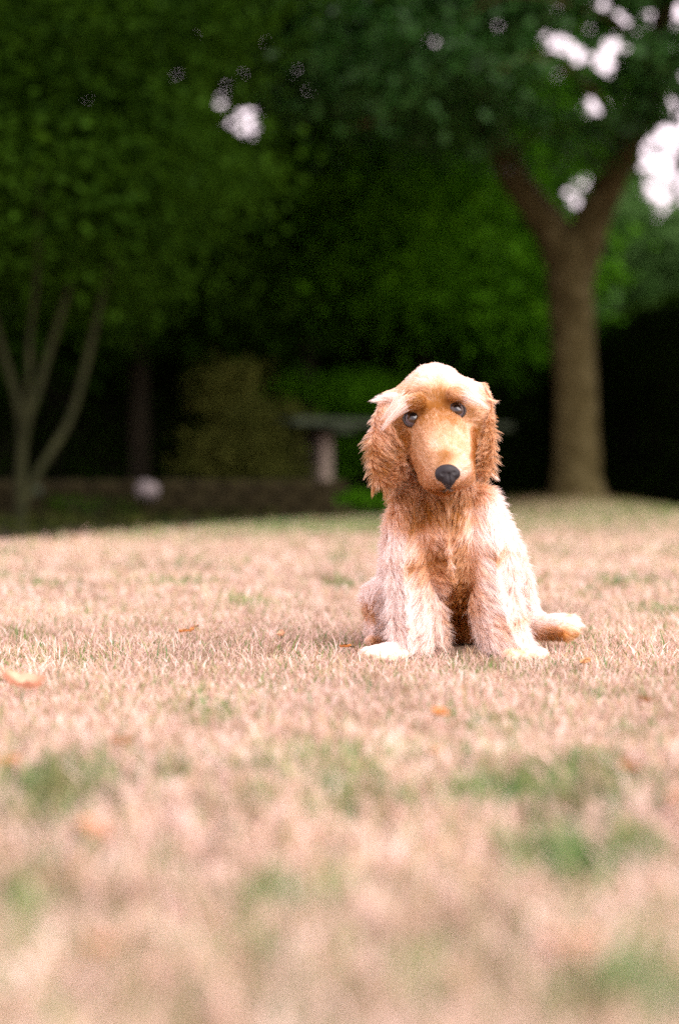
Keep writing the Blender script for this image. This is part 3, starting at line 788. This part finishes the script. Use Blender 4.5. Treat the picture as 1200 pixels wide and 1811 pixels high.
def fur(n_, seed):
    rs_ = np.random.default_rng(seed)
    p, nr = sample_surface(n_, rs_)
    # blend the attributes of the segments around each root
    W_ = np.zeros(n_); LN = np.zeros(n_); LI = np.zeros(n_); WV = np.zeros(n_); FL = np.zeros((n_, 3)); HD = np.zeros(n_)
    for s in SEG:
        ab = s['b']-s['a']; t = np.clip(((p-s['a'])@ab)/(ab@ab+1e-12), 0, 1)
        c = s['a']+t[:, None]*ab; r = s['ra']*(1-t)+s['rb']*t
        d = np.linalg.norm(p-c, axis=1)-r
        w = np.exp(-np.clip(d, 0, 1)/.004)+1e-9
        fl = np.tile(s['flow'], (n_, 1))
        if np.abs(s['flow']).sum() < .01:
            q = p-np.array(NOSE); q /= np.linalg.norm(q, axis=1)[:, None]; fl = q
            if s['region'] == 'skull':
                ax = np.array(PD(770, 745, .05)); o = p-ax; o /= np.linalg.norm(o, axis=1)[:, None]
                fl = q*.6+o*np.array([1.0, .2, 0])+np.array([0, .25, -.15])
        W_ += w; LN += w*s['ln']; LI += w*s['lift']; WV += w*s['wave']; FL += w[:, None]*fl
        HD += w*(s['region'] == 'ear')
    LN /= W_; LI /= W_; WV /= W_; FL /= W_[:, None]; HD /= W_
    X, Y = proj(p)
    # bare places
    keep = np.ones(n_, bool)
    for (e, en) in eye_pos:
        keep &= np.linalg.norm(p-np.array(e), axis=1) > .0108
        near = np.exp(-(np.linalg.norm(p-np.array(e), axis=1)/.018)**2); LN *= (1-.55*near)
    dn = np.linalg.norm((p-np.array(NOSE))/np.array([1.1, 1.6, .95]), axis=1); keep &= dn > .0145
    LN = np.where(p[:, 2] < .02, LN*.8, LN)
    p, nr, LN, LI, WV, FL, HD = [q[keep] for q in (p, nr, LN, LI, WV, FL, HD)]
    n_ = len(p)
    pig_shade = pigment_shade(p)
    FL = FL-(FL*nr).sum(1)[:, None]*nr*.8
    FL /= np.linalg.norm(FL, axis=1)[:, None]+1e-9
    # locks of hair: every strand leans to the lock it belongs to
    nl = max(50, n_//13)
    li = rs_.choice(n_, nl, replace=False)
    kd = kdtree.KDTree(nl)
    for i, j in enumerate(li): kd.insert(p[j], i)
    kd.balance()
    own = np.array([kd.find(q)[1] for q in p])
    lr = rs_.normal(size=(nl, 3))
    lph = vnoise(p[li]*28, 91)*14+rs_.normal(size=nl)*.5
    lockdir = lr[own]*.6+3.2*(np.stack([vnoise(p*45, 50+q) for q in range(3)], 1)-.5)
    n_seg = 7
    L = LN*rs_.uniform(.55, 1.2, n_)*(.85+.3*rs_.random(nl)[own])
    pts = np.zeros((n_, n_seg, 3)); pts[:, 0] = p-nr*.0004
    side = np.cross(nr, FL); side /= np.linalg.norm(side, axis=1)[:, None]+1e-9
    amp = WV*.22*rs_.uniform(.5, 1.5, n_)
    jit = rs_.normal(size=(n_, 3))*.10
    dirn = nr*(LI[:, None]+.05)*(1-.6*HD[:, None])+FL*1.5+lockdir*(.05+.15*WV[:, None])*(1-.85*HD[:, None])+jit*(1-.7*HD[:, None])
    dirn /= np.linalg.norm(dirn, axis=1)[:, None]
    for k in range(1, n_seg):
        t = k/(n_seg-1)
        wv = np.sin(t*6.5*np.clip(LN/.02, .5, 1.6)+lph[own])*amp
        d = dirn+side*wv[:, None]+np.array([0, 0, -.42])*(t*np.clip(LN/.02, 0, 1.3))[:, None]
        d = d-nr*(t*.35*LI)[:, None]
        d = d+nr*np.maximum(0, (.20-.10*t)*(1-.85*HD)-(d*nr).sum(1)/np.linalg.norm(d, axis=1))[:, None]*np.linalg.norm(d, axis=1)[:, None]
        d /= np.linalg.norm(d, axis=1)[:, None]
        pts[:, k] = pts[:, k-1]+d*(L/(n_seg-1))[:, None]
    # clump towards the lock's guide
    guide = pts[li][own]
    tt = (np.arange(n_seg)/(n_seg-1))**1.3
    cl_ = (np.clip(.05+.36*np.clip(LN/.02, 0, 1), 0, .45)+.2*HD)*rs_.uniform(.3, 1.25, n_)
    off = guide-pts
    dist0 = np.linalg.norm(off[:, 0], axis=1)
    cl_ = cl_*(dist0 < .009)
    pts += off*(tt[None, :, None]*cl_[:, None, None])
    gz = ground_z(pts[:, :, 0].ravel(), pts[:, :, 1].ravel()).reshape(n_, n_seg)
    pts[:, :, 2] = np.maximum(pts[:, :, 2], gz+.004)
    g = np.clip(pig_shade+rs_.normal(size=n_)*.06+(rs_.normal(size=nl)*.10)[own]*(pig_shade > .05), 0, 1)
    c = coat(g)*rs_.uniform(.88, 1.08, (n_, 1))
    rad = np.clip(.00016+.00005*np.clip(LN/.02, 0, 1), 0, 1)
    return pts, c, rad, n_seg

def extra_locks(seed):
    """stray tufts: on the brow, over the left ear, beside the right ear"""
    rs_ = np.random.default_rng(seed); out = []; cs = []
    for (a0, a1, a2, n_, w, g) in [((688, 706, .055), (672, 704, .05), (654, 710, .05), 160, 6, .03), ((700, 700, .05), (678, 700, .05), (662, 702, .05), 90, 7, .05),
                                   ((716, 712, .016), (698, 730, .004), (674, 761, .022), 170, 11, .14), ((712, 704, .018), (694, 718, .010), (672, 745, .028), 90, 16, .2),
                                   ((818, 698, .018), (840, 706, .006), (864, 722, .03), 200, 10, .10), ((815, 690, .018), (836, 692, .012), (860, 708, .03), 70, 16, .15),
                                   ((862, 705, .06), (872, 712, .06), (882, 711, .06), 50, 3, .45), ((862, 725, .06), (870, 735, .06), (876, 748, .06), 50, 4, .6),
                                   ((862, 835, .06), (874, 842, .06), (882, 850, .06), 40, 2, .1), ((682, 850, .05), (684, 866, .05), (680, 884, .05), 160, 9, .9), ((664, 840, .05), (658, 862, .05), (658, 880, .05), 130, 5, .9)]:
        A, B, C = PD(*a0), PD(*a1), PD(*a2)
        t = np.linspace(0, 1, 7)[None, :, None]
        j = rs_.normal(size=(n_, 1, 3))*w*KP*.5
        q = A*(1-t)**2+2*B*t*(1-t)+C*t*t
        sc = rs_.uniform(.55, 1.05, (n_, 1, 1))
        q = A+(q-A)*sc
        q = q+j*(1-.75*t)+rs_.normal(size=(n_, 1, 3))*.0012*t
        out.append(q); cs.append(coat(np.clip(np.full(n_, g)+rs_.normal(size=n_)*.05, 0, 1)))
    return np.concatenate(out), np.concatenate(cs)

pts, c, rad, n_seg = fur(210000, 77)
ep, ec = extra_locks(5)
pts = np.concatenate([pts, ep]); c = np.concatenate([c, ec]); rad = np.r_[rad, np.full(len(ep), .00018)]
print('fur strands', len(pts))
hc = bpy.data.hair_curves.new('fur')
hc.add_curves([n_seg]*len(pts))
hc.position_data.foreach_set('vector', (pts-np.array(puppy_origin)).astype(np.float32).ravel())
ra = hc.attributes.new('radius', 'FLOAT', 'POINT') if 'radius' not in hc.attributes else hc.attributes['radius']
prof = np.array([1, 1, .95, .9, .75, .55, .2])
ra.data.foreach_set('value', (rad[:, None]*prof[None]).astype(np.float32).ravel())
ca = hc.attributes.new('tint', 'FLOAT_COLOR', 'CURVE')
ca.data.foreach_set('color', np.c_[c, np.ones(len(c))].astype(np.float32).ravel())
m = bpy.data.materials.new('fur'); m.use_nodes = True; n = m.node_tree; n.nodes.clear()
at = n.nodes.new('ShaderNodeAttribute'); at.attribute_name = 'tint'
hb = n.nodes.new('ShaderNodeBsdfHairPrincipled'); hb.parametrization = 'COLOR'
hb.inputs['Roughness'].default_value = .45; hb.inputs['Radial Roughness'].default_value = .75
df = n.nodes.new('ShaderNodeBsdfDiffuse'); tr = n.nodes.new('ShaderNodeBsdfTranslucent')
ms1 = n.nodes.new('ShaderNodeMixShader'); ms1.inputs[0].default_value = .35
ms2 = n.nodes.new('ShaderNodeMixShader'); ms2.inputs[0].default_value = .55
out = n.nodes.new('ShaderNodeOutputMaterial')
for q in (hb.inputs['Color'], df.inputs[0], tr.inputs[0]): n.links.new(at.outputs['Color'], q)
n.links.new(df.outputs[0], ms1.inputs[1]); n.links.new(tr.outputs[0], ms1.inputs[2])
n.links.new(hb.outputs[0], ms2.inputs[1]); n.links.new(ms1.outputs[0], ms2.inputs[2])
n.links.new(ms2.outputs[0], out.inputs[0])
link('fur', hc, puppy, m)

# --- eyes
def glossy_mat(name, colr, rough, spec=.5, coat_=0.0):
    m, n, b = newmat(name)
    cr, no, tc = noise_color(n, 60, [(.3, tuple(x*.8 for x in colr)), (.7, tuple(x*1.2 for x in colr))])
    n.links.new(cr.outputs[0], b.inputs['Base Color']); b.inputs['Roughness'].default_value = rough
    b.inputs['Specular IOR Level'].default_value = spec; b.inputs['Coat Weight'].default_value = coat_; b.inputs['Coat Roughness'].default_value = .05
    return m
M_SCL = glossy_mat('eye_white', (.10, .085, .10), .35, .4, .1)
M_IRIS = glossy_mat('iris', (.045, .022, .010), .15, .5, .35)
M_PUP = glossy_mat('pupil', (.004, .004, .004), .08, .5, .5)
M_LID = glossy_mat('eyelid_skin', (.022, .015, .012), .45)
M_NOSE = glossy_mat('nose_leather', (.009, .007, .009), .6, .35, .0)
for (e, en), (gx_, gz_) in zip(eye_pos, ((.25, .32), (.30, .30))):
    re_ = .0118
    look = Vector((gx_*.5, -1, gz_+.14)).normalized()
    c0 = e-Vector((0, -1, 0))*0+Vector((0, re_*.35, 0))
    bm_ = bmesh.new(); bmesh.ops.create_uvsphere(bm_, u_segments=28, v_segments=18, radius=re_)
    eo = bmobj('eye', bm_, M_SCL, puppy); eo.location = c0-puppy_origin
    eo.rotation_euler = look.to_track_quat('Z', 'Y').to_euler()
    for nm, mt_, ang_, k in (('iris', M_IRIS, 50, 1.02), ('pupil', M_PUP, 26, 1.035)):
        bm_ = bmesh.new()
        rings = []
        for i in range(7):
            th = R(ang_)*i/6
            if i == 0: rings.append([bm_.verts.new((0, 0, re_*k))])
            else: rings.append([bm_.verts.new((re_*k*math.sin(th)*math.cos(2*math.pi*s/24), re_*k*math.sin(th)*math.sin(2*math.pi*s/24), re_*k*math.cos(th))) for s in range(24)])
        for s in range(24): bm_.faces.new((rings[0][0], rings[1][s], rings[1][(s+1) % 24]))
        for a_, b_ in zip(rings[1:-1], rings[2:]):
            for s in range(24): bm_.faces.new((a_[s], b_[s], b_[(s+1) % 24], a_[(s+1) % 24]))
        bmobj(nm, bm_, mt_, eo)
    # lid rim
    bm_ = bmesh.new()
    q = Vector((0, -1, .1)).to_track_quat('Z', 'Y')
    rr_ = []
    for i in range(28):
        a_ = 2*math.pi*i/28
        cc = Vector((math.cos(a_)*re_*1.06, math.sin(a_)*re_*.86, re_*.30))
        rr_.append([bm_.verts.new(q @ (cc+Vector((math.cos(a_)*math.cos(t_)*.0021, math.sin(a_)*math.cos(t_)*.0021, math.sin(t_)*.0021)))) for t_ in np.linspace(0, 2*math.pi, 9)[:-1]])
    for i in range(28):
        for k in range(8): bm_.faces.new((rr_[i][k], rr_[(i+1) % 28][k], rr_[(i+1) % 28][(k+1) % 8], rr_[i][(k+1) % 8]))
    lid = bmobj('eyelid', bm_, M_LID, puppy); lid.location = c0-puppy_origin

# --- nose
bm_ = bmesh.new()
def blob_(c, r, s=(1, 1, 1)):
    bmesh.ops.create_icosphere(bm_, subdivisions=3, radius=1, matrix=Matrix.Translation(Vector(c)*KP) @ Matrix.Diagonal((r*KP*s[0], r*KP*s[1], r*KP*s[2], 1)))
blob_((0, 7, 4), 17, (1.15, 1, .72)); blob_((-7, 3, 0), 12.5, (1.1, .9, .9)); blob_((8, 3, 0), 12.5, (1.1, .9, .9)); blob_((0, 2, -6), 12, (1.1, .8, 1.1)); blob_((0, 8, -14), 8, (.8, .8, 1.1))
me_ = bpy.data.meshes.new('t'); bm_.to_mesh(me_); bm_.free()
o = bpy.data.objects.new('t', me_); COL.objects.link(o)
md = o.modifiers.new('r', 'REMESH'); md.mode = 'VOXEL'; md.voxel_size = .0009
ms = o.modifiers.new('s', 'SMOOTH'); ms.iterations = 16
nm_ = bpy.data.meshes.new_from_object(o.evaluated_get(bpy.context.evaluated_depsgraph_get())); bpy.data.objects.remove(o)
nm_.name = 'nose'
for v in nm_.vertices:   # nostrils and the groove between them
    x, z = v.co.x/KP, v.co.z/KP
    if v.co.y < .004:
        for sx in (-9.5, 10):
            d = math.hypot((x-sx)/4.5, (z+1-abs(x-sx)*.2)/3.4)
            if d < 1: v.co.y += .0012*(1-d*d)
        if z < 0: v.co.y += .0015*math.exp(-(x/1.5)**2)
nm_.polygons.foreach_set('use_smooth', np.ones(len(nm_.polygons), bool))
no_ = link('nose', nm_, puppy, M_NOSE); no_.location = NOSE-puppy_origin; no_.scale = (1.06, 1.05, 1.15); no_.rotation_euler = (R(-14), R(-6), R(8))
# mouth line
bm_ = bmesh.new()
lip = [(778, 867), (784, 868), (791, 863), (797, 867), (803, 866)]
lp = []
for q in lip:
    h_, _ = on_face(*q)
    if h_ is not None and h_.y < 2.06: lp.append(h_-puppy_origin+Vector((0, .001, 0)))
if len(lp) > 2:
    tube(bm_, lp, [.0010]+[.0026]*(len(lp)-2)+[.0010], 6, .02, 3)
    bmobj('mouth', bm_, M_LID, puppy)
else: bm_.free()

# footprints
for (px, py, d, rx, ry) in [(690, 1165, .01, .050, .035), (735, 1165, .035, .035, .03), (890, 1165, .035, .035, .03), (925, 1165, .01, .045, .035), (795, 1165, .14, .14, .11), (985, 1130, .11, .045, .03), (665, 1130, .18, .035, .04)]:
    q = PD(px, py, d); FOOT.append((q[0], q[1], rx, ry))

gm = grass([(.42, 1.3, 85000, .020, .0024, 0), (1.3, 2.9, 205000, .016, .0014, 0), (2.9, 5.2, 80000, .019, .0036, 0), (5.2, 12, 60000, .02, .0075, 0),
            (.3, 2.9, 60000, .018, .0030, 1.3), (2.9, 7, 45000, .02, .006, 2.0)])
tag(link('lawn_grass', gm, mat=M_GRASS), 'short dry straw coloured lawn grass with scattered green patches', 'grass', kind='stuff')

# ------------------------------------------------------------------ fallen leaves
def fallen(px, py, size, colr, rot, label, seed, lift=.016, curl=.25):
    D = CAM_H*FPX/(py-HOR); x = (px-600)/FPX*D
    rs_ = np.random.default_rng(seed)
    bm_ = bmesh.new(); nu, nv_ = 11, 5; gr = []
    for i in range(nu):
        t = i/(nu-1); w = math.sin(math.pi*min(1, t*.96+.02))**.75*(1+.12*math.sin(t*18+seed))*.33
        row = []
        for j in range(nv_):
            s = (j-2)/2
            row.append(bm_.verts.new(((t-.5)*size, s*w*size, size*(curl*(s*s*.5+(t-.5)**2)+.03*rs_.normal()))))
        gr.append(row)
    for i in range(nu-1):
        for j in range(nv_-1): bm_.faces.new((gr[i][j], gr[i+1][j], gr[i+1][j+1], gr[i][j+1]))
    root = empty('fallen_leaf', (x, D, float(ground_z(np.array(x), np.array(D)))+lift))
    root.rotation_euler = (rs_.uniform(-.35, .35), rs_.uniform(-.3, .3), rot)
    tag(root, label, 'leaf', 'fallen leaves on the lawn')
    me_ = bpy.data.meshes.new('blade'); bm_.to_mesh(me_); bm_.free()
    me_.polygons.foreach_set('use_smooth', np.ones(len(me_.polygons), bool))
    a_ = me_.attributes.new('tint', 'FLOAT_COLOR', 'POINT')
    cc = np.array(colr)*rs_.uniform(.8, 1.15, (len(me_.vertices), 1))
    a_.data.foreach_set('color', np.c_[cc, np.ones(len(cc))].astype(np.float32).ravel())
    link('blade', me_, root, M_LITTER)
    bm_ = bmesh.new()
    tube(bm_, [Vector((-.5*size-.25*size, .02*size, .0)), Vector((-.5*size, 0, curl*size*.12)), Vector((0, 0, .004)), Vector((.42*size, 0, curl*size*.2))], [.0008, .0009, .0007, .0003], 5, .02, seed)
    bmobj('stalk', bm_, M_BARK2, root)
OR = (.58, .24, .07); PK = (.72, .42, .26); BR = (.36, .16, .06)
fallen(38, 1243, .046, (.66, .36, .24), .2, 'large curled orange leaf at the left edge in front of the sharp grass', 1, .018, .5)
fallen(776, 1296, .028, OR, 1.2, 'orange leaf lying in the grass below the puppy', 2, .018)
fallen(330, 1136, .026, OR, .5, 'small orange leaf in the sharp grass left of the puppy', 3)
fallen(344, 1128, .020, PK, 2.2, 'tiny pale leaf just behind the small orange one', 4)
fallen(610, 1166, .018, OR, 2.8, 'small orange leaf at the tip of the left front paw', 5)
fallen(498, 1150, .018, PK, 1.6, 'small pinkish leaf standing in grass left of the paw', 6, .02, .6)
fallen(12, 1382, .022, OR, .3, 'blurred orange leaf at the left edge beside the green patch', 7)
fallen(165, 1508, .026, (.70, .36, .22), 2.4, 'peach coloured leaf in the left foreground', 8)
fallen(1018, 1742, .034, PK, .6, 'large pale pink leaf in the bottom right corner foreground', 9, .022)
fallen(770, 1362, .020, PK, 1.0, 'pale leaf just below the orange leaf in front of the puppy', 10)
fallen(1112, 1392, .022, BR, 1.5, 'brown leaf in the grass at the right foreground', 11)
fallen(1140, 1268, .022, BR, .9, 'brown leaf right of the puppy beyond the hind paw', 12)
fallen(180, 1745, .026, PK, 2.2, 'pale pink leaf at the bottom left of the foreground', 13, .02)
fallen(215, 1345, .022, BR, .4, 'brown leaf among the straw left of the centre', 14)
fallen(1195, 1450, .022, PK, 1.9, 'pale leaf cut by the right edge of the picture', 15)
fallen(1035, 1195, .020, (.62, .30, .12), .7, 'small tan leaf below the stretched hind paw', 16)
